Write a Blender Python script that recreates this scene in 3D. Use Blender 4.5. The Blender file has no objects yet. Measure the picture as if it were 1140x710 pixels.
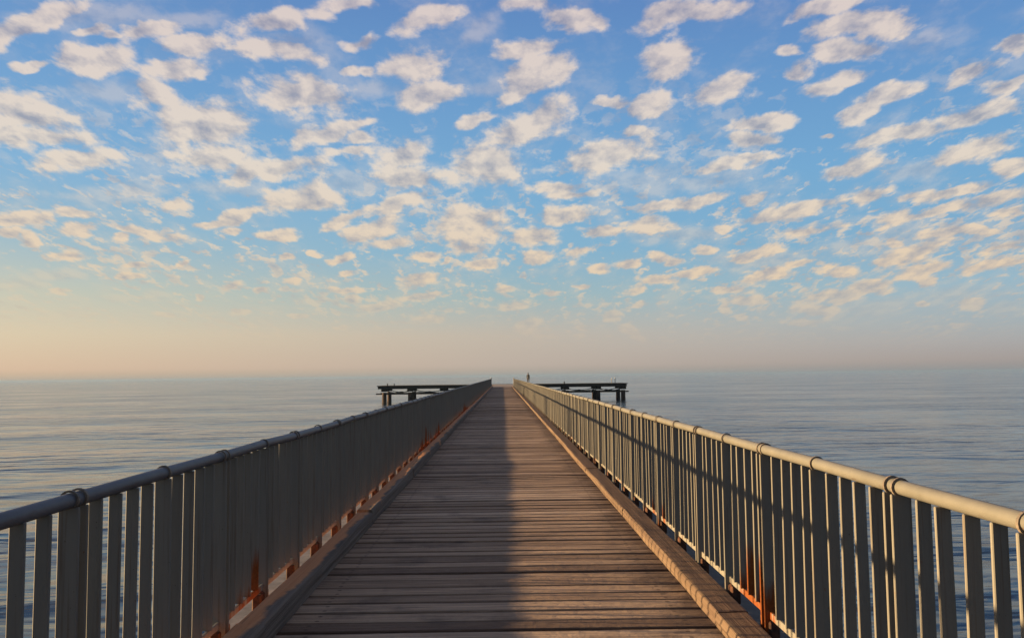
import bpy, bmesh, math, random
from mathutils import Vector, Matrix, Euler, noise as mnoise

SC = bpy.context.scene
COL = SC.collection
R = math.radians
rnd = random.Random(7)

# ------------------------------------------------------------------ helpers
def link(o):
    COL.objects.link(o)
    return o

def obj(name, bm, mats, parent=None, smooth=False):
    me = bpy.data.meshes.new(name)
    bm.to_mesh(me)
    bm.free()
    for m in (mats if isinstance(mats, (list, tuple)) else [mats]):
        me.materials.append(m)
    if smooth:
        me.polygons.foreach_set('use_smooth', [True] * len(me.polygons))
    o = link(bpy.data.objects.new(name, me))
    if parent is not None:
        o.parent = parent
    return o

def tag(o, label=None, cat=None, group=None, kind=None):
    if label: o['label'] = label
    if cat: o['category'] = cat
    if group: o['group'] = group
    if kind: o['kind'] = kind
    return o

def empty(name, loc):
    o = link(bpy.data.objects.new(name, None))
    o.location = loc
    o.empty_display_size = 0.2
    return o

def box(bm, c, s, bev=0.0, mat=0, rot=None, jit=None):
    r = bmesh.ops.create_cube(bm, size=1.0)
    vs = r['verts']
    M = Matrix.Translation(c) @ (rot.to_matrix().to_4x4() if rot else Matrix()) @ Matrix.Diagonal((s[0], s[1], s[2], 1))
    bmesh.ops.transform(bm, matrix=M, verts=vs)
    fs = set(f for v in vs for f in v.link_faces)
    for f in fs: f.material_index = mat
    if bev > 0:
        es = set(e for v in vs for e in v.link_edges)
        rr = bmesh.ops.bevel(bm, geom=list(es), offset=bev, segments=1, affect='EDGES', profile=0.5)
        for f in rr['faces']: f.material_index = mat
    return vs

def tube(bm, pts, rad, seg=10, mat=0, cap=True):
    rings = []
    n = len(pts)
    for i, p in enumerate(pts):
        a = Vector(pts[max(i - 1, 0)]); b = Vector(pts[min(i + 1, n - 1)])
        d = (b - a).normalized()
        up = Vector((0, 0, 1)) if abs(d.z) < 0.9 else Vector((0, 1, 0))
        u = d.cross(up).normalized(); v = u.cross(d).normalized()
        rr = rad[i] if isinstance(rad, (list, tuple)) else rad
        rings.append([bm.verts.new(Vector(p) + (u * math.cos(2 * math.pi * k / seg) + v * math.sin(2 * math.pi * k / seg)) * rr) for k in range(seg)])
    for i in range(n - 1):
        for k in range(seg):
            f = bm.faces.new((rings[i][k], rings[i][(k + 1) % seg], rings[i + 1][(k + 1) % seg], rings[i + 1][k]))
            f.smooth = True; f.material_index = mat
    if cap:
        bm.faces.new(rings[0][::-1]).material_index = mat
        bm.faces.new(rings[-1]).material_index = mat
    bmesh.ops.recalc_face_normals(bm, faces=bm.faces)

# ------------------------------------------------------------------ node helpers
class NT:
    def __init__(self, nt):
        self.nt = nt
        self.N = nt.nodes; self.L = nt.links
    def new(self, t, **kw):
        n = self.N.new(t)
        for k, v in kw.items(): setattr(n, k, v)
        return n
    def put(self, sock, v):
        if isinstance(v, bpy.types.NodeSocket): self.L.new(v, sock)
        elif v is not None: sock.default_value = v
    def math(self, op, a, b=None, c=None, clamp=False):
        n = self.new('ShaderNodeMath', operation=op, use_clamp=clamp)
        self.put(n.inputs[0], a)
        if b is not None: self.put(n.inputs[1], b)
        if c is not None: self.put(n.inputs[2], c)
        return n.outputs[0]
    def vmath(self, op, a, b=None, c=None, out=0):
        n = self.new('ShaderNodeVectorMath', operation=op)
        self.put(n.inputs[0], a)
        if b is not None: self.put(n.inputs[1], b)
        if c is not None: self.put(n.inputs[2], c)
        return n.outputs[out]
    def sep(self, v):
        n = self.new('ShaderNodeSeparateXYZ'); self.put(n.inputs[0], v)
        return n.outputs
    def comb(self, x=0.0, y=0.0, z=0.0):
        n = self.new('ShaderNodeCombineXYZ')
        for s, v in zip(n.inputs, (x, y, z)): self.put(s, v)
        return n.outputs[0]
    def noise(self, v, scale=5.0, detail=4.0, rough=0.55, dist=0.0, dim='3D', out='Fac', lac=2.0):
        n = self.new('ShaderNodeTexNoise', noise_dimensions=dim)
        self.put(n.inputs['Vector'], v)
        n.inputs['Scale'].default_value = scale; n.inputs['Detail'].default_value = detail
        n.inputs['Roughness'].default_value = rough; n.inputs['Distortion'].default_value = dist
        n.inputs['Lacunarity'].default_value = lac
        return n.outputs[out]
    def mix(self, f, a, b, blend='MIX'):
        n = self.new('ShaderNodeMix', data_type='RGBA', blend_type=blend)
        self.put(n.inputs[0], f)
        for s, v in ((n.inputs[6], a), (n.inputs[7], b)):
            if isinstance(v, tuple) and len(v) == 3: v = v + (1.0,)
            self.put(s, v)
        return n.outputs[2]
    def ramp(self, f, stops, interp='LINEAR'):
        n = self.new('ShaderNodeValToRGB')
        cr = n.color_ramp; cr.interpolation = interp
        while len(cr.elements) > 1: cr.elements.remove(cr.elements[-1])
        for i, (p, c) in enumerate(stops):
            e = cr.elements[0] if i == 0 else cr.elements.new(p)
            e.position = p
            if isinstance(c, (int, float)): c = (c, c, c)
            e.color = tuple(c) + (1.0,)
        self.put(n.inputs[0], f)
        return n.outputs[0]
    def step(self, x, a, b, kind='SMOOTHSTEP'):
        n = self.new('ShaderNodeMapRange', interpolation_type=kind, clamp=True)
        self.put(n.inputs[0], x); self.put(n.inputs[1], a); self.put(n.inputs[2], b)
        n.inputs[3].default_value = 0.0; n.inputs[4].default_value = 1.0
        return n.outputs[0]

def material(name):
    m = bpy.data.materials.new(name); m.use_nodes = True
    t = NT(m.node_tree)
    p = t.N['Principled BSDF']
    return m, t, p

def bump(t, p, h, strength=0.5, dist=0.01):
    b = t.new('ShaderNodeBump')
    b.inputs['Strength'].default_value = strength; b.inputs['Distance'].default_value = dist
    t.put(b.inputs['Height'], h); t.L.new(b.outputs[0], p.inputs['Normal'])

# ------------------------------------------------------------------ camera (eye 1.57 m above the deck)
H_EYE = 1.57
F_PX = 920.0
CAM_X = 0.05
cam = bpy.data.cameras.new('camera'); camo = link(bpy.data.objects.new('camera', cam))
cam.sensor_width = 36.0; cam.lens = 36.0 * F_PX / 1140.0
cam.clip_end = 60000; cam.clip_start = 0.05
YAW, PITCH, ROLL = R(-0.685), R(3.92), R(0.65)
Mcam = Matrix.Rotation(YAW, 4, 'Z') @ Matrix.Rotation(R(90) + PITCH, 4, 'X') @ Matrix.Rotation(-ROLL, 4, 'Z')
camo.matrix_world = Matrix.Translation((CAM_X, 0, H_EYE)) @ Mcam
SC.camera = camo
def direction(px, py):
    return (Mcam.to_3x3() @ Vector(((px - 570) / F_PX, (355 - py) / F_PX, -1.0))).normalized()

# ------------------------------------------------------------------ sun and sky
AZ, EL = R(84), R(5.6)          # azimuth measured from the pier axis towards the left
sund = Vector((-math.sin(AZ) * math.cos(EL), math.cos(AZ) * math.cos(EL), math.sin(EL)))
sl = bpy.data.lights.new('sun', 'SUN'); sl.energy = 5.0; sl.angle = R(0.6); sl.color = (1.0, 0.68, 0.35)
so = link(bpy.data.objects.new('sun', sl))
so.rotation_euler = sund.to_track_quat('Z', 'Y').to_euler(); so.location = sund * 60
EXPO = 2.0
SC.view_settings.view_transform = 'Standard'; SC.view_settings.look = 'None'
SC.view_settings.exposure = EXPO; SC.view_settings.gamma = 1.0
SC.view_settings.use_curve_mapping = False
SC.display_settings.display_device = 'sRGB'

def s2l(c):   # display colour 0-255 -> scene-linear
    out = []
    for v in c:
        v /= 255.0
        out.append(v / 12.92 if v <= 0.04045 else ((v + 0.055) / 1.055) ** 2.4)
    return tuple(out)

# single clouds of the broken altocumulus layer, as (azimuth/elevation position, size, tilt) read as direction
CLOUDS = [
 (45,25,55,14,20),(20,40,32,9,5),(25,120,58,26,-15),(45,152,55,15,-5),(82,178,45,15,5),(162,34,38,11,15),(110,67,40,16,5),
 (212,46,40,14,5),(200,75,42,13,0),(168,105,32,17,-20),(225,138,55,26,-15),(232,172,45,19,0),(303,22,40,14,10),(308,58,45,15,-10),
 (330,105,58,17,-12),(385,5,28,9,0),(363,147,40,11,20),(340,220,42,19,5),(315,187,45,13,0),(268,193,25,10,30),(194,229,20,6,0),
 (262,243,28,6,15),(20,243,35,8,0),(84,237,20,7,0),(102,34,13,7,0),(118,40,9,5,0),(35,72,18,6,0),(392,78,12,7,0),(388,170,22,7,0),(380,246,30,6,20),
 (472,20,35,15,15),(460,72,42,18,0),(472,105,38,18,0),(588,5,35,12,0),(637,22,30,11,-15),(588,56,38,11,10),(606,80,45,17,18),
 (580,103,28,9,10),(528,132,25,7,25),(595,137,48,19,20),(542,187,38,29,10),(444,170,30,20,0),(450,200,34,17,0),(440,228,45,9,15),
 (391,140,25,8,10),(395,155,28,7,0),(402,46,15,7,0),(412,78,14,7,0),(525,242,36,17,0),(680,172,62,16,12),(623,211,28,8,0),
 (638,218,30,6,5),(627,241,28,8,10),(740,229,45,7,8),(687,111,22,8,15),(722,118,26,11,15),(743,21,42,13,25),(742,67,38,18,30),
 (704,146,9,4,0),(775,12,38,11,15),(810,102,37,15,5),(923,10,45,10,15),(965,28,60,15,12),(937,58,28,10,0),(877,55,16,7,10),
 (888,79,22,9,15),(937,90,36,10,12),(1131,48,22,11,0),(1078,81,30,11,25),(1117,95,30,9,15),(1000,106,33,8,15),(958,127,28,8,25),
 (846,136,42,8,10),(832,158,25,10,5),(820,181,45,7,8),(772,225,40,7,10),(1010,150,55,10,10),(1085,128,45,11,15),(1092,165,50,13,15),
 (944,187,40,10,22),(965,218,25,8,15),(1064,211,52,6,10),(1057,232,85,8,10),(877,236,60,7,14),(1124,187,22,9,0),(916,151,10,4,0),
 (835,222,15,5,20),(46,246,18,7,0),(7,260,14,6,0),(28,267,12,7,0),(85,256,20,6,0),(158,258,40,7,-10),(137,265,13,5,0),(260,242,14,6,0),
 (232,251,15,4,0),(254,256,10,4,0),(306,263,28,6,0),(394,262,15,9,0),(80,286,28,6,0),(155,295,14,4,0),(145,308,14,4,0),(70,323,12,5,0),
 (200,295,8,4,0),(256,318,17,5,5),(319,288,10,4,0),(352,280,7,4,0),(382,288,12,5,5),(324,312,13,4,0),(292,325,9,4,0),(222,331,7,4,0),
 (267,347,11,4,0),(183,350,9,3,0),(388,304,12,4,0),(380,364,10,3,0),(331,351,8,3,0),(409,256,30,11,20),(433,272,24,8,10),
 (521,254,38,16,0),(521,276,22,9,0),(535,295,18,7,0),(475,286,22,6,0),(498,289,6,5,0),(465,312,26,6,8),(388,322,18,4,0),(391,332,9,6,0),
 (423,342,26,6,12),(468,330,22,5,0),(560,321,12,5,0),(613,328,11,4,0),(645,319,10,4,0),(571,341,18,5,0),(479,355,18,7,0),(588,364,18,8,0),
 (595,265,26,9,0),(595,286,16,7,0),(627,240,30,9,0),(665,256,20,7,0),(641,281,22,7,10),(722,251,30,9,0),(732,286,12,6,0),(747,290,12,6,0),
 (736,313,22,6,0),(708,323,12,5,0),(708,340,8,4,0),(683,352,11,7,-20),(704,371,18,6,-30),(669,297,13,5,0),(699,295,12,5,0),(646,365,5,4,0),
 (764,307,14,4,0),(803,254,14,5,0),(898,256,33,8,10),(786,279,13,5,0),(842,283,35,6,14),(782,304,20,6,8),(891,293,18,5,5),(937,302,22,8,0),
 (856,307,30,8,10),(835,335,26,7,0),(807,321,22,6,0),(930,330,42,8,8),(965,321,25,8,0),(909,346,26,7,0),(891,358,16,6,0),(807,344,7,4,0),
 (826,353,6,4,0),(1004,244,30,8,12),(1050,258,30,7,8),(1088,256,20,6,0),(1015,283,48,11,20),(986,293,15,7,0),(997,267,12,6,0),
 (1117,276,34,7,8),(1110,295,38,7,8),(1032,300,30,9,10),(1032,313,10,5,0),(1082,339,16,9,-15),(1025,339,8,4,0),(1127,235,30,7,0),(1067,362,12,3,0)]
FAINT = [(532,32,28,20,30),(140,215,60,13,0),(722,200,65,20,5),(1022,44,28,9,20),(786,200,60,13,5),(1022,192,42,10,5),(63,306,35,8,0),
 (20,318,42,8,0),(141,332,30,6,0),(169,329,20,8,0),(335,336,18,6,0),(296,360,12,5,0),(70,352,42,6,0),(937,277,20,5,0),(980,378,40,5,0),
 (940,364,15,5,0),(1117,343,30,10,0),(120,100,60,14,0),(760,262,60,12,0),(560,90,60,14,10),(320,45,60,14,0),(850,290,70,14,0),
 (960,345,80,14,5),(1060,330,60,16,5),(390,205,60,14,0),(250,210,60,12,0),(90,20,90,16,5),(420,100,40,12,0),(200,20,70,10,0),(1000,265,90,14,10)]

def build_world():
    w = bpy.data.worlds.new('World'); SC.world = w; w.use_nodes = True
    t = NT(w.node_tree)
    for n in list(t.N): t.N.remove(n)
    out = t.new('ShaderNodeOutputWorld'); bg = t.new('ShaderNodeBackground')
    t.L.new(bg.outputs[0], out.inputs[0])
    K = 0.10
    bg.inputs[1].default_value = K
    G = 1.0 / (K * 2 ** EXPO)                 # display -> background colour
    def C(*c): return tuple(v * G for v in s2l(c))
    nis = t.new('ShaderNodeTexSky', sky_type='NISHITA'); nis.sun_disc = False
    nis.sun_elevation = EL; nis.sun_rotation = -AZ % (2 * math.pi)
    nis.air_density = 1.0; nis.dust_density = 1.2; nis.ozone_density = 1.6; nis.altitude = 5
    d = t.new('ShaderNodeTexCoord').outputs['Generated']
    x, y, z = t.sep(d)
    # layered air: colours by elevation on the sun side and on the far side
    def P(v): return (v + 0.05) / 1.05
    f = t.math('MULTIPLY_ADD', z, 1 / 1.05, 0.05 / 1.05, clamp=True)
    ctr = [(0.0, C(160,163,160)),(P(-.001), C(162,164,160)),(P(.007), C(182,171,160)),(P(0.012), C(192,178,167)),(P(.05), C(194,183,172)),(P(.095), C(160,184,190)),(P(.15), C(134,180,208)),
           (P(.23), C(120,173,214)),(P(.33), C(106,156,207)),(P(.43), C(94,136,195)),(P(.7), C(72,100,146)),(P(1.0), C(64,88,130))]
    lft = [(0.0, C(184,174,158)),(P(-.001), C(186,175,158)),(P(.007), C(208,184,159)),(P(0.012), C(220,191,165)),(P(.05), C(219,202,175)),(P(.095), C(198,198,182)),(P(.15), C(158,186,200)),
           (P(.23), C(126,176,215)),(P(.33), C(109,158,208)),(P(.43), C(96,138,195)),(P(.7), C(76,102,146)),(P(1.0), C(64,88,130))]
    rgt = [(0.0, C(142,147,152)),(P(-.001), C(144,148,152)),(P(.007), C(159,154,154)),(P(0.012), C(166,158,157)),(P(.03), C(168,168,172)),(P(.055), C(162,176,186)),(P(.095), C(150,182,202)),(P(.15), C(122,171,206)),
           (P(.23), C(113,168,212)),(P(.33), C(101,151,205)),(P(.43), C(90,131,193)),(P(.7), C(68,96,144)),(P(1.0), C(64,88,130))]
    rc, rl, rr = t.ramp(f, ctr), t.ramp(f, lft), t.ramp(f, rgt)
    hl = t.math('SQRT', t.math('ADD', t.math('MULTIPLY', x, x), t.math('MULTIPLY_ADD', y, y, 1e-6)))
    sx = t.math('DIVIDE', x, hl)
    air = t.mix(t.step(sx, 0.0, -0.55, 'LINEAR'), rc, rl)
    air = t.mix(t.step(sx, 0.0, 0.55, 'LINEAR'), air, rr)
    # blend with the physical sky (scaled to the same level)
    nsk = t.vmath('SCALE', nis.outputs[0]); nsk.node.inputs['Scale'].default_value = 0.6
    sky = t.mix(0.10, air, nsk)
    # ---- broken cloud layer: plane-projected noise plus single clouds
    zc = t.math('MAXIMUM', z, 0.0)
    den = t.math('ADD', zc, 0.10)
    pl = t.comb(t.math('DIVIDE', x, den), t.math('DIVIDE', y, den), 0.0)
    rot = t.new('ShaderNodeVectorRotate', rotation_type='Z_AXIS'); t.put(rot.inputs['Vector'], pl); rot.inputs['Angle'].default_value = R(22)
    pl = t.vmath('MULTIPLY', rot.outputs[0], (1.0, 1.25, 1.0))
    yy = t.math('MAXIMUM', y, 0.08)
    tx = t.math('DIVIDE', x, yy); tz = t.math('DIVIDE', z, yy)
    tzp = t.math('ADD', t.math('MAXIMUM', tz, 0.0), 0.08)
    pf = t.comb(t.math('DIVIDE', t.math('MULTIPLY', tx, 1.45), t.math('ADD', tzp, 0.15)), t.math('MULTIPLY', t.math('LOGARITHM', tzp, 2.71828), 1.5), 0.0)
    wn = t.noise(pf, 5.0, 3.0, 0.55, dim='2D', out='Color')
    amp = t.math('MULTIPLY', t.math('ADD', zc, 0.05), 0.10)
    wx, wz, _ = t.sep(t.vmath('SUBTRACT', wn, (0.5, 0.5, 0.5)))
    tx = t.math('MULTIPLY_ADD', wx, t.math('MULTIPLY', amp, 1.6), tx)
    tz = t.math('MULTIPLY_ADD', wz, amp, tz)
    tv = t.comb(tx, tz, 0.0)
    def field(lst, sm, tv0):
        prev = None
        loc = tv0
        for i, (cx, cy, rx, ry, a) in enumerate(lst):
            dd = direction(cx, cy)
            if prev is not None and i % 6 == 0:        # evaluate in short batches
                loc = t.vmath('MULTIPLY_ADD', prev, (1e-7, 1e-7, 1e-7), tv)
            m = t.new('ShaderNodeMapping', vector_type='TEXTURE')
            t.put(m.inputs['Vector'], loc)
            m.inputs['Location'].default_value = (dd.x / dd.y, dd.z / dd.y, 0)
            m.inputs['Rotation'].default_value = (0, 0, R(a) + ROLL)
            m.inputs['Scale'].default_value = (rx / F_PX, ry / F_PX, 1)
            l = t.vmath('LENGTH', m.outputs[0], out=1)
            prev = l if prev is None else t.math('SMOOTH_MIN', prev, l, sm)
        return prev
    dS = field(CLOUDS, 0.35, tv)
    dF = field(FAINT, 0.3, t.vmath('MULTIPLY_ADD', dS, (1e-7, 1e-7, 1e-7), tv))
    fb = t.noise(pf, 7.0, 8.0, 0.61, 0.1, dim='2D')
    fb2 = t.noise(t.vmath('ADD', pf, (0.05, 0.035, 0.0)), 7.0, 5.0, 0.56, 0.1, dim='2D')
    fine = t.math('SUBTRACT', fb, 0.5)
    front = t.step(y, 0.05, 0.3)
    # outside the named clouds: the same layer goes on all round
    big = t.noise(pf, 1.6, 3.0, 0.5, dim='2D')
    med = t.noise(pf, 3.6, 4.0, 0.6, 0.3, dim='2D')
    gen = t.math('ADD', t.math('MULTIPLY', med, 0.75), t.math('MULTIPLY', big, 0.35))
    genD = t.step(t.math('MULTIPLY_ADD', fine, 0.25, gen), 0.545, 0.68)
    genW = t.math('MAXIMUM', t.math('SUBTRACT', 1.0, front), t.step(z, 0.43, 0.52))
    thin = t.math('MULTIPLY', t.step(t.math('MULTIPLY_ADD', fine, 0.6, gen), 0.48, 0.82), 0.30)
    aS = t.step(t.math('MULTIPLY_ADD', fine, -2.4, dS), 1.40, 0.66)
    aF = t.math('MULTIPLY', t.step(t.math('MULTIPLY_ADD', fine, -2.2, dF), 1.45, 0.2), 0.42)
    lets = t.noise(pf, 15.0, 5.0, 0.6, 0.2, dim='2D')
    lets = t.step(t.math('MULTIPLY_ADD', big, 0.5, lets), 0.755, 0.93)
    lets = t.math('MULTIPLY', lets, t.math('MULTIPLY', t.step(z, 0.40, 0.16), 0.75))
    thin = t.math('MAXIMUM', thin, lets)
    aS = t.math('MULTIPLY', aS, front); aF = t.math('MULTIPLY', aF, front)
    al = t.math('MAXIMUM', t.math('MAXIMUM', aS, aF), t.math('MAXIMUM', t.math('MULTIPLY', genD, genW), thin))
    # cloud light: relief from the low sun on the left, greyer cores
    rel = t.math('MULTIPLY_ADD', t.math('SUBTRACT', fb, fb2), 2.7, 0.70)
    core = t.step(dS, 0.75, 0.0)
    lit = t.math('MULTIPLY_ADD', t.math('MULTIPLY', core, t.noise(pf, 5.0, 3.0, 0.6, dim='2D')), -0.38, rel)
    lit = t.math('ADD', lit, t.math('MULTIPLY', sx, -0.22), clamp=True)
    lo = t.ramp(f, [(P(.03), C(196,176,160)),(P(.12), C(176,172,172)),(P(.25), C(160,164,176)),(P(.43), C(146,148,172))])
    hi = t.ramp(f, [(P(.03), C(226,196,164)),(P(.12), C(232,208,178)),(P(.25), C(230,217,202)),(P(.43), C(222,206,200))])
    ccol = t.mix(lit, lo, hi)
    fade = t.step(t.math('MULTIPLY_ADD', sx, 0.02, z), 0.02, 0.13)
    al = t.math('MULTIPLY', t.math('MULTIPLY', al, 0.93), fade)
    fin = t.mix(al, sky, ccol)
    t.L.new(fin, bg.inputs[0])
    w.cycles.sampling_method = 'MANUAL'; w.cycles.sample_map_resolution = 512
build_world()

# ------------------------------------------------------------------ materials
def m_deck():
    m, t, p = material('weathered_deck_boards')
    g = t.new('ShaderNodeNewGeometry').outputs['Position']
    a = t.new('ShaderNodeAttribute', attribute_name='board'); rv = a.outputs['Fac']
    off = t.vmath('ADD', g, t.comb(t.math('MULTIPLY', rv, 37.0), 0.0, t.math('MULTIPLY', rv, 11.0)))
    grain = t.noise(t.vmath('MULTIPLY', off, (1.6, 42.0, 42.0)), 1.0, 5.0, 0.62)
    fine = t.noise(t.vmath('MULTIPLY', off, (9.0, 160.0, 160.0)), 1.0, 3.0, 0.6)
    blot = t.noise(g, 1.7, 4.0, 0.6)
    c = t.ramp(rv, [(0.0, (.18,.108,.064)),(.3, (.34,.222,.136)),(.7, (.465,.317,.20)),(1.0, (.62,.445,.30))])
    c = t.mix(t.step(grain, .35, .75), t.mix(0.55, c, (.05,.032,.024)), c)
    c = t.mix(t.math('MULTIPLY', t.step(fine, .5, .8), .45), c, (.36,.28,.21))
    c = t.mix(t.math('MULTIPLY', t.step(blot, .5, .72), .5), c, (.05,.036,.032))
    # damp dirt band along the right kerb
    x, y, z = t.sep(g)
    edge = t.step(t.math('MULTIPLY_ADD', t.math('SUBTRACT', t.noise(g, 2.2, 4.0, .6), .5), 0.9, x), 1.0, 1.4)
    c = t.mix(t.math('MULTIPLY', edge, .72), c, (.05,.03,.022))
    # nail heads in rows over the stringers, each with a small dark weep
    ac = t.new('ShaderNodeAttribute', attribute_name='across').outputs['Fac']
    nx = t.math('SUBTRACT', t.math('ABSOLUTE', x), 1.18)
    ny = t.math('MULTIPLY', t.math('SUBTRACT', t.math('ABSOLUTE', t.math('SUBTRACT', ac, .5)), .27), .2)
    nd = t.math('SQRT', t.math('ADD', t.math('POWER', t.math('MULTIPLY_ADD', t.math('SUBTRACT', rv, .5), .03, nx), 2.0), t.math('POWER', ny, 2.0)))
    eg = t.step(t.math('ABSOLUTE', t.math('SUBTRACT', ac, .5)), .40, .50)
    c = t.mix(t.math('MULTIPLY', eg, .45), c, (.04,.026,.02))
    c = t.mix(t.math('MULTIPLY', t.step(nd, .022, .008), .65), c, (.03,.018,.014))
    t.L.new(c, p.inputs['Base Color']); p.inputs['Roughness'].default_value = 0.82
    p.inputs['Specular IOR Level'].default_value = 0.25
    h = t.math('ADD', t.math('MULTIPLY', grain, 1.0), t.math('ADD', t.math('MULTIPLY', fine, .5), t.math('MULTIPLY', t.noise(t.vmath('MULTIPLY', off, (14, 14, 14)), 1.0, 4.0, .65), 1.1)))
    bump(t, p, h, 1.0, 0.016)
    return m

def m_kerb(dark):
    m, t, p = material('kerb_timber_rust_stained' if dark else 'kerb_timber')
    g = t.new('ShaderNodeNewGeometry').outputs['Position']
    grain = t.noise(t.vmath('MULTIPLY', g, (34.0, .4, 34.0)), 1.0, 5.0, 0.65, 0.25)
    chip = t.noise(t.vmath('MULTIPLY', g, (90.0, .35, 90.0)), 1.0, 5.0, 0.7)
    blot = t.noise(g, 2.4, 4.0, 0.6)
    if dark:
        c = t.ramp(grain, [(.25,(.06,.048,.038)),(.5,(.12,.097,.078)),(.8,(.20,.165,.13))])
        x, y, z = t.sep(g)
        st = t.step(t.math('MULTIPLY_ADD', t.math('SUBTRACT', blot, .5), .22, x), -1.385, -1.43)
        c = t.mix(t.math('MULTIPLY', st, .85), c, t.mix(grain, (.40,.15,.058), (.60,.285,.12)))
    else:
        c = t.ramp(grain, [(.25,(.045,.028,.019)),(.5,(.105,.07,.044)),(.8,(.18,.125,.078))])
        x, y, z = t.sep(g)
        top = t.step(t.math('MULTIPLY_ADD', t.math('SUBTRACT', blot, .5), .08, x), 1.375, 1.40)
        c = t.mix(t.math('MULTIPLY', top, .8), c, t.mix(grain, (.045,.028,.021), (.12,.074,.052)))
        c = t.mix(t.math('MULTIPLY', t.step(blot, .5, .7), .4), c, (.06,.034,.024))
    c = t.mix(t.step(chip, .62, .72), c, (.035,.024,.018))
    t.L.new(c, p.inputs['Base Color']); p.inputs['Roughness'].default_value = 0.85
    p.inputs['Specular IOR Level'].default_value = 0.2
    bump(t, p, t.math('ADD', grain, t.math('MULTIPLY', chip, 1.0)), 0.8, 0.010)
    return m

def m_paint(name, base, base2, rust_z, side, rust_hi, spots_at):
    m, t, p = material(name)
    g = t.new('ShaderNodeNewGeometry').outputs['Position']
    x, y, z = t.sep(g)
    oi = t.new('ShaderNodeObjectInfo').outputs['Random']
    streak = t.noise(t.vmath('MULTIPLY', g, (22.0, 22.0, 2.2)), 1.0, 4.0, 0.6)
    lng = t.noise(t.comb(0.0, y, side), 0.55, 3.0, 0.6)          # where along the pier it rusts
    per = t.noise(t.comb(t.math('MULTIPLY', x, 3.0), t.math('MULTIPLY', y, 5.5), side), 1.0, 1.0, 0.5)
    sp = t.noise(g, 34.0, 3.0, 0.6)
    c = t.mix(streak, base, base2)
    c = t.mix(t.math('MULTIPLY', oi, .25), c, t.mix(.5, base, (.08,.08,.075)))
    weep = t.noise(t.vmath('MULTIPLY', g, (60.0, 30.0, 1.3)), 1.0, 4.0, 0.65)
    c = t.mix(t.math('MULTIPLY', t.step(weep, .52, .70), .5), c, (.085,.058,.038))
    chips = t.noise(g, 75.0, 3.0, .6)
    c = t.mix(t.math('MULTIPLY', t.step(chips, .70, .74), .7), c, (.05,.03,.02))
    amt = t.math('ADD', t.math('MULTIPLY', t.math('SUBTRACT', lng, .5), 2.2), t.math('MULTIPLY', t.math('SUBTRACT', per, .5), 1.5))
    for yc, hw, k in spots_at:          # stretches that have rusted hardest
        amt = t.math('MULTIPLY_ADD', t.step(t.math('ABSOLUTE', t.math('SUBTRACT', y, yc)), hw, hw * .4), k, amt)
    reach = t.math('MULTIPLY_ADD', amt, 0.55, rust_z)
    edge = t.math('ADD', z, t.math('MULTIPLY', t.math('SUBTRACT', streak, .5), 0.5))
    rm = t.step(t.math('SUBTRACT', reach, edge), -0.06, 0.10)
    spots = t.math('MULTIPLY', t.step(sp, .68, .74), t.step(per, .5, .7))
    rm = t.math('MAXIMUM', rm, t.math('MULTIPLY', spots, .8))
    rc = t.mix(t.noise(g, 60.0, 4.0, .65), (.035,.012,.006), (.24,.068,.014))
    c = t.mix(rm, c, rc)
    t.L.new(c, p.inputs['Base Color'])
    t.put(p.inputs['Roughness'], t.math('MULTIPLY_ADD', rm, .25, .65))
    p.inputs['Specular IOR Level'].default_value = 0.10
    bump(t, p, t.math('ADD', t.math('MULTIPLY', sp, .4), t.math('MULTIPLY', rm, .8)), 0.35, 0.004)
    return m

def m_handrail(name, c1, c2):
    m, t, p = material(name)
    g = t.new('ShaderNodeNewGeometry').outputs['Position']
    x, y, z = t.sep(g)
    n = t.noise(g, 4.0, 5.0, .62)
    c = t.mix(t.step(n, .3, .7), c1, c2)
    scr = t.noise(t.vmath('MULTIPLY', g, (30, 5, 30)), 1.0, 5.0, .7)
    c = t.mix(t.math('MULTIPLY', t.step(scr, .60, .70), .6), c, (.06, .038, .025))
    zone = t.noise(t.comb(0.0, y, 4.0), 0.9, 2.0, .5)
    drop = t.math('MULTIPLY', t.step(t.noise(g, 26.0, 3.0, .6), .68, .72), t.step(zone, .52, .66))
    c = t.mix(t.math('MULTIPLY', t.math('MULTIPLY', drop, t.step(z, HZ_TOP - .03, HZ_TOP - .012)), .7), c, (.40, .39, .36))
    t.L.new(c, p.inputs['Base Color']); p.inputs['Roughness'].default_value = 0.5
    p.inputs['Specular IOR Level'].default_value = 0.35
    bump(t, p, t.math('ADD', scr, n), .3, .004)
    return m
HZ_TOP = 1.144

def m_simple(name, c1, c2, scale=6.0, rough=0.7, stretch=(1, 1, 1), bs=0.4, metal=0.0, bd=0.01):
    m, t, p = material(name)
    g = t.new('ShaderNodeNewGeometry').outputs['Position']
    n = t.noise(t.vmath('MULTIPLY', g, stretch), scale, 5.0, .62)
    t.L.new(t.mix(t.step(n, .3, .7), c1, c2), p.inputs['Base Color'])
    p.inputs['Roughness'].default_value = rough; p.inputs['Metallic'].default_value = metal
    p.inputs['Specular IOR Level'].default_value = 0.3
    bump(t, p, n, bs, bd)
    return m

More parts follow.
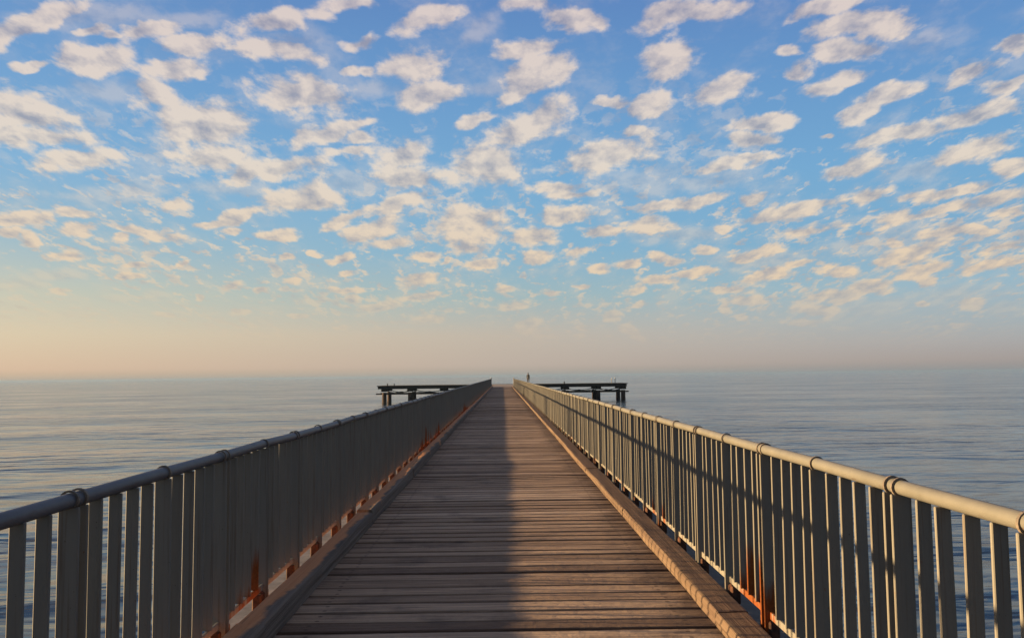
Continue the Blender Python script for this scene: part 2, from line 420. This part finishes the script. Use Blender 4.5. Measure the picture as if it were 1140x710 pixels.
MD = m_deck()
MKL, MKR = m_kerb(True), m_kerb(False)
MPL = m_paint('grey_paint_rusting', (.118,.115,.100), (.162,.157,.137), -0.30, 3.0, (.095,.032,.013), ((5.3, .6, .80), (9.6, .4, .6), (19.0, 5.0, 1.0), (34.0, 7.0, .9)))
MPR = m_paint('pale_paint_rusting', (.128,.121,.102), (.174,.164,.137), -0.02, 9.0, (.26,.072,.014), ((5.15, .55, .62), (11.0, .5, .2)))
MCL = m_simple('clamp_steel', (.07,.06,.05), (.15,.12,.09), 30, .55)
MHL = m_handrail('handrail_shade_in_paint', (.058,.062,.072), (.082,.086,.096))  # same handrail, its shaded look put into a darker bluish colour
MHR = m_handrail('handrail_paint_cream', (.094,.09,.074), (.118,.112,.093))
MRUST = m_simple('rusty_iron', (.024,.011,.007), (.085,.033,.015), 26, .9)
MRAMP = m_simple('pale_ramp_boards', (.26,.20,.15), (.38,.30,.23), 5, .8, (1, 6, 6))
MEDGE = m_simple('gap_strip_bright', (.10,.10,.10), (.18,.18,.18), 7, .7, bs=.2)  # brightness of the left gaps put into the added strip's colour
MGREY = m_simple('gap_strip_dim', (.055,.05,.045), (.09,.085,.075), 7, .7, bs=.2)  # dim water of the right gaps put into the added strip's colour
MPALE = m_simple('pale_edge_paint', (.22,.22,.22), (.36,.36,.35), 7, .6, bs=.2)
MBEAM = m_simple('dark_timber', (.022,.017,.014), (.045,.035,.028), 4, .85)
MCONC = m_simple('sea_stained_concrete', (.010,.008,.006), (.022,.017,.013), 2.2, .97)
MPILE = m_simple('rust_brown_pile', (.018,.011,.007), (.05,.028,.016), 1.6, .9, (1, 1, .6))
MDARK = m_simple('dark_pipe_paint', (.012,.012,.011), (.025,.023,.02), 20, .6)

# ------------------------------------------------------------------ water
def build_water():
    m, t, p = material('calm_sea')
    g = t.new('ShaderNodeNewGeometry').outputs['Position']
    def wv(stretch, scale, det, rough, rotz, dist=0.0):
        r = t.new('ShaderNodeVectorRotate', rotation_type='Z_AXIS'); t.put(r.inputs['Vector'], g); r.inputs['Angle'].default_value = R(rotz)
        return t.noise(t.vmath('MULTIPLY', r.outputs[0], stretch), scale, det, rough, dist)
    swell = wv((.42, 1.0, 0), 0.17, 3.0, .5, 8)
    chop = wv((.40, 1.0, 0), 0.75, 3.0, .55, -6, .4)
    rip = wv((.55, 1.0, 0), 3.2, 3.0, .55, 10, .3)
    gust = wv((.5, 1.0, 0), 0.035, 3.0, .55, 5)
    patch = t.step(wv((.8, 1.0, 0), 0.06, 4.0, .6, -14), .36, .68)
    h = t.math('ADD', t.math('MULTIPLY', swell, 0.30), t.math('MULTIPLY', t.math('MULTIPLY', chop, t.math('MULTIPLY_ADD', patch, .26, .10)), 1.0))
    mid = wv((.40, 1.0, 0), 0.38, 2.0, .5, 2, .3)
    h = t.math('ADD', h, t.math('MULTIPLY', mid, t.math('MULTIPLY_ADD', patch, .28, .08)))
    h = t.math('ADD', h, t.math('MULTIPLY', rip, t.math('MULTIPLY', t.step(gust, .35, .65), 0.018)))
    p.inputs['Base Color'].default_value = (.012, .022, .028, 1)
    p.inputs['IOR'].default_value = 1.333; p.inputs['Specular Tint'].default_value = (.98, 1.0, 1.0, 1)
    streak = wv((.45, 1.0, 0), 0.05, 5.0, .65, -3)
    t.put(p.inputs['Roughness'], t.math('MULTIPLY_ADD', t.step(streak, .36, .62), .10, .06))
    b = t.new('ShaderNodeBump'); b.inputs['Strength'].default_value = 1.0; b.inputs['Distance'].default_value = 1.0
    t.put(b.inputs['Height'], h); t.L.new(b.outputs[0], p.inputs['Normal'])
    rad = [0.0]
    r = 2.0
    while r < 4100:
        rad.append(r); r *= 1.02 if r < 400 else 1.12
    rad.append(4100.0)
    ang = []
    a = -180.0
    while a < 180.0:
        ang.append(R(a)); a += 0.8 if -60 <= a < 60 else 6.0
    verts = [(0, 0, WZ)]
    for rr in rad[1:]:
        for an in ang:
            verts.append((math.sin(an) * rr, math.cos(an) * rr, WZ))
    n = len(ang); faces = []
    for k in range(n): faces.append((0, 1 + (k + 1) % n, 1 + k))
    for i in range(len(rad) - 2):
        o0 = 1 + i * n; o1 = o0 + n
        for k in range(n):
            k2 = (k + 1) % n
            faces.append((o0 + k, o0 + k2, o1 + k2, o1 + k))
    me = bpy.data.meshes.new('sea_water'); me.from_pydata(verts, [], faces); me.update()
    me.materials.append(m)
    o = link(bpy.data.objects.new('sea_water', me))
    tag(o, 'calm grey blue sea reaching to a hazy horizon', 'sea', kind='structure')
WZ = -2.2
build_water()

def build_haze():
    bm = bmesh.new()
    box(bm, (0, 0, (WZ - 1.0 + 4.2) / 2), (8400, 8400, 4.2 - (WZ - 1.0)))
    m = bpy.data.materials.new('sea_haze'); m.use_nodes = True
    t = NT(m.node_tree)
    for n in list(t.N): t.N.remove(n)
    out = t.new('ShaderNodeOutputMaterial'); v = t.new('ShaderNodeVolumePrincipled')
    v.inputs['Color'].default_value = (.18, .285, .44, 1); v.inputs['Density'].default_value = HAZE
    v.inputs['Anisotropy'].default_value = 0.1
    t.L.new(v.outputs[0], out.inputs['Volume'])
    tag(obj('haze', bm, m), 'thin sea haze lying over the water', 'haze', kind='stuff')
HAZE = 0.00020
build_haze()

# ------------------------------------------------------------------ pier: deck, kerbs, supports
HW = 1.36            # clear half width between the kerbs
RX = 1.61            # railing line
Y0, Y1 = -4.0, 117.6
pier = empty('pier', (0, 0, WZ))
tag(pier, 'long straight timber pier with cross-laid deck boards and kerb beams running out to sea', 'pier')
PZ = -WZ             # children work in pier space: deck top at z = PZ
def pz(o):
    o.location = (0, 0, PZ); return o

def build_deck():
    bm = bmesh.new(); lay = bm.verts.layers.float.new('board'); lac = bm.verts.layers.float.new('across')
    r = random.Random(3)
    y = Y0
    while y < Y1:
        near = y < 30
        w = 0.215 + r.uniform(-.012, .012)
        gap = r.choice([.016, .020, .024, .030]) if near else .020
        n = 12 if near else 4
        xl = -1.56 + r.uniform(-.015, .015); xr = 1.56 + r.uniform(-.015, .015)
        dz = r.uniform(-.005, .003); tilt = r.uniform(-.004, .004); val = min(1, max(0, r.gauss(.5, .3)))
        ph = r.uniform(0, 99)
        prev = None
        for i in range(n + 1):
            x = xl + (xr - xl) * i / n
            e0 = mnoise.noise(Vector((x * 1.3, ph, 0))) * .005
            e1 = mnoise.noise(Vector((x * 1.3, ph, 5))) * .005
            zz = dz + mnoise.noise(Vector((x * .8, ph, 9))) * .004
            b = .006
            prof = [(y + e0, zz - .045), (y + e0, zz - b - tilt), (y + e0 + b, zz - tilt), (y + w - gap + e1 - b, zz + tilt), (y + w - gap + e1, zz - b + tilt), (y + w - gap + e1, zz - .045)]
            ring = [bm.verts.new((x, q[0], q[1])) for q in prof]
            for v, q in zip(ring, (0, 0, 0, 1, 1, 1)): v[lay] = val; v[lac] = q
            if prev:
                for k in range(6):
                    bm.faces.new((prev[k], ring[k], ring[(k + 1) % 6], prev[(k + 1) % 6]))
            else: bm.faces.new(ring[::-1])
            prev = ring
        bm.faces.new(prev)
        y += w
    bmesh.ops.recalc_face_normals(bm, faces=bm.faces)
    pz(obj('deck', bm, MD, pier))

def kerb_log(side, ya, yb, seed, mat):
    r = random.Random(seed)
    bm = bmesh.new()
    n = max(6, int((yb - ya) / .05)) if ya < 25 else max(5, int((yb - ya) / .4))
    w = (.165 if side < 0 else .200) + r.uniform(-.006, .006); h = (.135 if side < 0 else .082) + (r.uniform(-.008, .016) if side < 0 else r.uniform(-.005, .006))
    off = r.uniform(-.006, .006)
    prev = None
    base = [(0, 0), (0.0, .25), (0.0, .50), (0.01, .74), (.035, .92), (.08, .99), (.14, 1.0), (.20, 1.0), (.55, 1.0), (.92, 1.0), (.97, 1.0), (1, .94), (1, .8), (1, 0)]
    for i in range(n + 1):
        y = ya + (yb - ya) * i / n
        k = 0
        ring = []
        for (u, v) in base:
            q = Vector((u * 3, y * 1.2, v * 3 + seed))
            d = mnoise.noise(q) * .009 + mnoise.noise(q * 2.0) * .003
            wob = mnoise.noise(Vector((seed, y * .7, 0))) * .010
            xx = HW + off + wob + u * w + (d if u < .2 else d * .3)
            zz = .003 + v * h + (d * .5 if v > .5 else 0) + (mnoise.noise(Vector((seed + 7, y * .5, 0))) * (.014 if side < 0 else .007) if v > .5 else 0)
            ring.append(bm.verts.new((side * xx, y, zz)))
        if prev:
            for k in range(len(base)):
                k2 = (k + 1) % len(base)
                f = bm.faces.new((prev[k], prev[k2], ring[k2], ring[k])); f.smooth = False
        else: bm.faces.new(ring)
        prev = ring
    bm.faces.new(prev[::-1])
    bmesh.ops.recalc_face_normals(bm, faces=bm.faces)
    pz(obj('kerb_log', bm, mat, pier))

def build_pier():
    build_deck()
    for side, mat, start in ((-1, MKL, 0.9), (1, MKR, 1.2)):
        y = Y0; e = start; i = 0
        while y < Y1 - .5:
            yb = min(e, Y1)
            kerb_log(side, y + .008, yb - .008, i * 2 + (side > 0), mat)
            y = yb; e += 4.05; i += 1
    for side in (-1, 1):
        bm = bmesh.new(); box(bm, (side * 1.76, (Y0 + Y1) / 2, -.075), (.21, Y1 - Y0, .09), .008)  # added strip outside each rail, filling the gaps where water shows
        pz(obj('added_gap_strip', bm, MEDGE if side < 0 else MGREY, pier))
        bm = bmesh.new(); box(bm, (side * 1.2, (Y0 + Y1) / 2, -.20), (.2, Y1 - Y0, .30))
        pz(obj('stringer', bm, MBEAM, pier))
    first = None
    for i in range(20):
        y = 1.0 + i * 6.1
        for nm in ('crossbeam', 'pile', 'pile'):
            pass
        if first is None:
            bm = bmesh.new(); box(bm, (0, 0, -.50), (3.7, .30, .296), .01)
            cb = obj('crossbeam', bm, MBEAM, pier)
            bm = bmesh.new(); tube(bm, [(0, 0, -.66), (0, 0, -2.0), (0, 0, -4.4)], [.17, .175, .18], 12)
            pl = obj('pile', bm, MPILE, pier)
            pl2 = pl.copy(); link(pl2); first = (cb, pl, pl2)
            trio = first
        else:
            trio = []
            for s in first:
                c = s.copy(); link(c); trio.append(c)
        for o, x in zip(trio, (0, -1.2, 1.2)):
            o.parent = pier; o.location = (x, y, PZ)
    # sloping end boards up to the platform
    bm = bmesh.new(); lay = bm.verts.layers.float.new('board')
    L = 3.6; n = 16
    for i in range(n):
        a = i / n; z = a * .3 + .015
        vs = box(bm, (0, Y1 + .12 + L * a + .1, z - .02), (3.0, L / n - .012, .05), .004, rot=Euler((math.atan2(.3, L), 0, 0)))
    for v in bm.verts: v[lay] = .75 + .2 * mnoise.noise(Vector((0, v.co.y * 3, 0)))
    pz(obj('ramp', bm, MRAMP, pier))
build_pier()

# ------------------------------------------------------------------ railings
def plate(bm, w, th, z0, z1, mat=0):
    box(bm, (0, 0, (z0 + z1) / 2), (w, th, z1 - z0), .003, mat)

HZ, HR = 1.115, .029
def ring_bm(bm, y=0.0, x=0.0):
    # strap that carries the post edge up over the handrail
    N = 18; th = .013; r0, r1 = HR + .001, HR + .009
    prev = None; first = None
    for k in range(N):
        a = 2 * math.pi * k / N
        q = [bm.verts.new((x + math.cos(a) * rr, y + yy, HZ + math.sin(a) * rr)) for rr, yy in ((r0, -th / 2), (r1, -th / 2), (r1, th / 2), (r0, th / 2))]
        if prev:
            for j in range(4): bm.faces.new((prev[j], prev[(j + 1) % 4], q[(j + 1) % 4], q[j]))
        else: first = q
        prev = q
    for j in range(4): bm.faces.new((prev[j], prev[(j + 1) % 4], first[(j + 1) % 4], first[j]))

def railing(side, phase, PER, label, mat, hmat, seed):
    r = random.Random(seed)
    X = side * RX
    root = empty('pier_railing', (X, 0, 0))
    tag(root, label, 'railing')
    # handrail: one long pipe, a little out of line at each panel joint
    bm = bmesh.new(); pts = []
    y = phase - 3 * PER
    ya = y
    while y < Y1 + .01:
        pts.append((r.uniform(-.006, .006), y, HZ + r.uniform(-.005, .005))); y += PER / 2
    pts.append((0, Y1, HZ))
    tube(bm, pts, HR, 20)
    obj('handrail', bm, hmat, root)
    bm = bmesh.new()
    box(bm, (0, (ya + Y1) / 2, .152), (.018, Y1 - ya, .042), .003)
    obj('bottom_rail', bm, mat, root)
    def mk_post():
        bm = bmesh.new(); plate(bm, .080, .014, .0, HZ - HR + .002); return bm
    def mk_bal():
        bm = bmesh.new(); plate(bm, .055, .014, .174, HZ - HR + .004); return bm
    def mk_clamp():
        bm = bmesh.new(); ring_bm(bm); return bm
    def mk_foot():
        bm = bmesh.new(); box(bm, (side * .012, 0, .062), (.062, .19, .118), .008)
        box(bm, (-side * .003, .05, .125), (.026, .03, .02), .004); box(bm, (-side * .003, -.05, .125), (.026, .03, .02), .004); return bm
    posts, bals = [], []
    k = -3
    while True:
        b = phase + k * PER
        if b > Y1: break
        posts += [(b - .033, 0), (b + .033, 1), (b + PER / 2, 1)]
        for j in range(4):
            bals.append(b + .033 + .146 + j * .159); bals.append(b + PER / 2 + .160 + j * .157)
        k += 1
    posts = sorted([q for q in posts if q[0] < Y1 - .1]); bals = sorted(b for b in bals if b < Y1 - .1)
    def split(lst, key): 
        vis = [q for q in lst if key(q) > 2.0]
        return vis[:100], [q for q in lst if key(q) <= 2.0] + vis[100:]
    pi, pr = split(posts, lambda q: q[0]); bi, br = split(bals, lambda q: q)
    sp = sb = None
    def jig(o):
        o.rotation_euler = (r.uniform(-.004, .004), r.uniform(-.007, .007), r.uniform(-.08, .08))
    for (y, foot) in pi:
        if sp is None:
            sp = obj('post', mk_post(), mat, root); c = obj('clamp', mk_clamp(), MCL, sp)
            f = obj('foot_bracket', mk_foot(), MRUST, sp); sp['src'] = 1; kids = (c, f); o = sp
            del sp['src']
        else:
            o = sp.copy(); link(o); o.parent = root
            for s in kids:
                if s is kids[1] and not foot: continue
                q = s.copy(); link(q); q.parent = o
        o.location = (0, y, 0)
    for y in bi:
        if sb is None: sb = obj('baluster', mk_bal(), mat, root); o = sb
        else: o = sb.copy(); link(o); o.parent = root
        o.location = (0, y, 0); jig(o)
    # the ones farther out
    bm = bmesh.new()
    for y in br:
        box(bm, (0, y, (.174 + HZ - HR + .004) / 2), (.055, .014, HZ - HR + .004 - .174), .003, rot=Euler((0, 0, r.uniform(-.05, .05))))
    tag(obj('far_baluster', bm, mat, root), kind='stuff')
    bm = bmesh.new()
    for (y, foot) in pr:
        box(bm, (0, y, (HZ - HR + .002) / 2), (.080, .014, HZ - HR + .002), .003)
    tag(obj('far_post', bm, mat, root), kind='stuff')
    bm = bmesh.new()
    for (y, foot) in pr: ring_bm(bm, y)
    tag(obj('far_clamp', bm, MCL, root), kind='stuff')
    bm = bmesh.new()
    for (y, foot) in pr:
        if foot: box(bm, (side * .012, y, .062), (.062, .19, .118), 0)
    tag(obj('far_foot_bracket', bm, MRUST, root), kind='stuff')
    # tall pale posts closing the run
    for dy in (0.0, .55):
        bm = bmesh.new(); box(bm, (-side * .02, Y1 + .10 + dy, .68), (.12, .12, 1.36), .012)
        obj('end_post', bm, MPALE, root)

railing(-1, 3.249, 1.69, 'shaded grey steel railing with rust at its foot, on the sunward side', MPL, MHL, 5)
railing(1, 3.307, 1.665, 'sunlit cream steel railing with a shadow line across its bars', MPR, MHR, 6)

# ------------------------------------------------------------------ bent pipe by the far kerb
def bent_pipe():
    o = empty('bent_pipe', (1.50, 57.5, 0.13))
    bm = bmesh.new()
    pts = [(0, 0, 0), (0, 0, .5)]
    for k in range(1, 6):
        a = k / 5 * math.pi / 2
        pts.append((.10 * (1 - math.cos(a)) * .6, .10 * (1 - math.cos(a)), .5 + .10 * math.sin(a)))
    pts += [(.06 + .34, .10 + .05, .60)]
    tube(bm, pts, .028, 10)
    obj('pipe', bm, MDARK, o)
    bm = bmesh.new(); box(bm, (0, 0, .006), (.11, .11, .012), .002)
    obj('base_plate', bm, MRUST, o)
    tag(o, 'dark bent pipe standing on the far kerb before the sunlit railing', 'pipe')
bent_pipe()

# ------------------------------------------------------------------ T platform
PY = 125.0
def build_platform():
    root = empty('jetty_platform', (0, PY, WZ))
    tag(root, 'dark broad platform on thick piles crossing the seaward end of the pier', 'jetty')
    top = .30
    def loc(o): o.location = (0, 0, PZ); return o
    bm = bmesh.new()
    box(bm, (0, 0, top - .06), (36.8, 7.0, .12), .01)
    loc(obj('platform_deck', bm, MCONC, root))
    for sy in (-1, 1):
        bm = bmesh.new(); box(bm, (0, sy * 3.25, top - .123 - .185), (36.5, .45, .37), .02)
        loc(obj('edge_beam', bm, MCONC, root))
    for sy in (-1, 1):
        for x in (-17.4, -13.6, -8.8, -4.0, 4.2, 9.4, 14.1, 17.8):
            bm = bmesh.new()
            box(bm, (x, sy * 2.7, top - .123 - .565), (.85, .8, .38), .04)
            loc(obj('pile_cap', bm, MCONC, root))
            bm = bmesh.new()
            tube(bm, [(x, sy * 2.7, top - 1.0), (x, sy * 2.7, -1.6), (x, sy * 2.7, -2.6), (x, sy * 2.7, -4.2)], [.33, .33, .36, .36], 14)
            loc(obj('pile', bm, MPILE, root))
        bm = bmesh.new(); box(bm, (0, sy * 2.25, -.93), (37.4, .20, .19), .01)
        loc(obj('tie_beam', bm, MBEAM, root))
        xs = (-17.4, -13.6, -8.8, -4.0, 4.2, 9.4, 14.1, 17.8)
        for a, b in zip(xs[:-1], xs[1:]):
            if b - a > 6: continue
            for q in (0, 1):
                bm = bmesh.new(); pts = []
                x0, x1 = (a, (a + b) / 2) if q == 0 else ((a + b) / 2, b)
                z0, z1 = (-.30, -.74) if q == 0 else (-.74, -.32)
                for k in range(7):
                    u = k / 6
                    pts.append((x0 + (x1 - x0) * u, sy * 2.62, z0 + (z1 - z0) * u - .14 * math.sin(math.pi * u)))
                tube(bm, pts, .055, 6)
                loc(obj('brace', bm, MDARK, root))
            bm = bmesh.new(); box(bm, ((a + b) / 2, sy * 2.62, -.76), (.45, .3, .22), .02)
            loc(obj('fender', bm, MDARK, root))
build_platform()

def mooring(x, y, h, r, mat, label, group=None):
    bm = bmesh.new()
    tube(bm, [(0, 0, 0), (0, 0, h * .8), (0, 0, h * .82), (0, 0, h)], [r, r, r * 1.6, r * 1.5], 10)
    o = obj('mooring_post', bm, mat); o.location = (x, y, .30)
    tag(o, label, 'post', group)
MG = 'posts along the platform edge'
mooring(-16.9, PY - 3.0, .32, .07, MDARK, 'short dark post nearest the shaded tip of the platform', MG)
mooring(-15.9, PY - 3.0, .30, .06, MDARK, 'short dark post standing second in from the shaded tip of the platform', MG)
mooring(9.1, PY - 3.0, .32, .08, MDARK, 'short dark post midway between the person and the two pale posts', MG)
mooring(16.1, PY - 3.0, .72, .05, MPALE, 'slim pale post at the platform end, the inner one of two', MG)
mooring(16.6, PY - 3.0, .80, .05, MPALE, 'slim pale post at the platform end, the outer and taller of two', MG)

# ------------------------------------------------------------------ person on the platform
def build_person():
    root = empty('person', (3.83, PY - 1.6, .30))
    m, t, p = material('clothed_figure')
    tc = t.new('ShaderNodeTexCoord').outputs['Object']
    x, y, z = t.sep(tc)
    c = t.ramp(t.math('DIVIDE', z, 1.8), [(0.0, (.02,.018,.016)), (.05, (.014,.014,.018)), (.49, (.014,.013,.015)), (.5, (.013,.011,.011)), (.835, (.014,.011,.011)), (.84, (.13,.07,.05)), (1.0, (.13,.07,.05))], 'CONSTANT')
    hand = t.math('MULTIPLY', t.step(t.math('ABSOLUTE', x), .215, .22), t.step(z, .88, .86))
    c = t.mix(hand, c, (.22,.12,.08))
    t.L.new(c, p.inputs['Base Color']); p.inputs['Roughness'].default_value = .85
    bump(t, p, t.noise(tc, 18.0, 3.0, .6), .3, .01)
    # skeleton: pelvis first (root)
    V = [(0,0,.93,.14,.10),(0,0,1.10,.125,.09),(0,.01,1.30,.15,.10),(0,.01,1.43,.11,.08),(0,0,1.49,.052,.052),(0,-.015,1.555,.065,.075),(0,-.015,1.64,.078,.092),(0,-.01,1.70,.058,.066)]
    E = [(i, i + 1) for i in range(7)]
    def chain(start, pts):
        prev = start
        for q in pts:
            V.append(q); E.append((prev, len(V) - 1)); prev = len(V) - 1
        return prev
    for s in (-1, 1):
        sh = chain(3, [(s*.17,.0,1.40,.062,.062),(s*.20,.01,1.12,.046,.046),(s*.215,-.05,.90,.034,.034)])
        palm = chain(sh, [(s*.222,-.075,.82,.022,.038)])
        for j, (dx, ln) in enumerate(((-.030,.075),(-.010,.085),(.010,.08),(.028,.062))):
            chain(palm, [(s*.224,-.075+dx,.775,.009,.009),(s*.215,-.085+dx,.775-ln*.55,.008,.008),(s*.205,-.09+dx,.775-ln,.007,.007)])
        chain(palm, [(s*.205,-.115,.815,.010,.010),(s*.195,-.13,.775,.008,.008)])
        an = chain(0, [(s*.095,0,.86,.090,.095),(s*.105,-.005,.49,.060,.062),(s*.11,.02,.10,.042,.045)])
        chain(an, [(s*.115,-.03,.045,.042,.036),(s*.125,-.15,.032,.038,.028)])
    me = bpy.data.meshes.new('body')
    me.from_pydata([v[:3] for v in V], E, []); me.update()
    o = link(bpy.data.objects.new('body', me)); o.parent = root; me.materials.append(m)
    sk = o.modifiers.new('Skin', 'SKIN'); sk.use_smooth_shade = True
    for i, v in enumerate(V):
        me.skin_vertices[0].data[i].radius = (v[3], v[4])
        me.skin_vertices[0].data[i].use_root = (i == 0)
    ss = o.modifiers.new('Subsurf', 'SUBSURF'); ss.levels = 1; ss.render_levels = 1
    # hair cap
    bm = bmesh.new(); bmesh.ops.create_uvsphere(bm, u_segments=16, v_segments=10, radius=1)
    bmesh.ops.delete(bm, geom=[v for v in bm.verts if v.co.z < -.15 and v.co.y < .2 or v.co.z < -.55], context='VERTS')
    for v in bm.verts: v.co = Vector((v.co.x * .088, v.co.y * .105 - .008, v.co.z * .10 + 1.665))
    obj('hair', bm, MDARK, root, smooth=True)
    mm = m_simple('skin', (.22,.12,.08), (.25,.14,.10), 20, .6)
    bm = bmesh.new()
    for s in (-1, 1):
        bmesh.ops.create_uvsphere(bm, u_segments=8, v_segments=6, radius=.018, matrix=Matrix.Translation((s*.083, -.01, 1.62)) @ Matrix.Diagonal((.5, 1, 1.6, 1)))
    obj('ears', bm, mm, root, smooth=True)
    bm = bmesh.new()
    bmesh.ops.create_uvsphere(bm, u_segments=8, v_segments=6, radius=.018, matrix=Matrix.Translation((0, -.115, 1.615)) @ Matrix.Diagonal((.8, 1, 1.5, 1)))
    obj('nose', bm, mm, root, smooth=True)
    bm = bmesh.new()
    for s in (-1, 1):
        bmesh.ops.create_uvsphere(bm, u_segments=8, v_segments=6, radius=.011, matrix=Matrix.Translation((s*.032, -.098, 1.645)))
    obj('eyes', bm, MDARK, root, smooth=True)
    bm = bmesh.new()
    bmesh.ops.create_uvsphere(bm, u_segments=8, v_segments=6, radius=.02, matrix=Matrix.Translation((0, -.098, 1.573)) @ Matrix.Diagonal((1.1, .4, .3, 1)))
    obj('mouth', bm, MRUST, root, smooth=True)
    root.rotation_euler = (0, 0, R(150)); root.scale = (1.10, 1.10, .95)
    tag(root, 'person in dark clothes standing on the platform beyond the end of the sunlit railing', 'person')
build_person()

SC.cycles.max_bounces = 5
SC.cycles.diffuse_bounces = 2
SC.cycles.volume_bounces = 1
SC.cycles.use_denoising = True
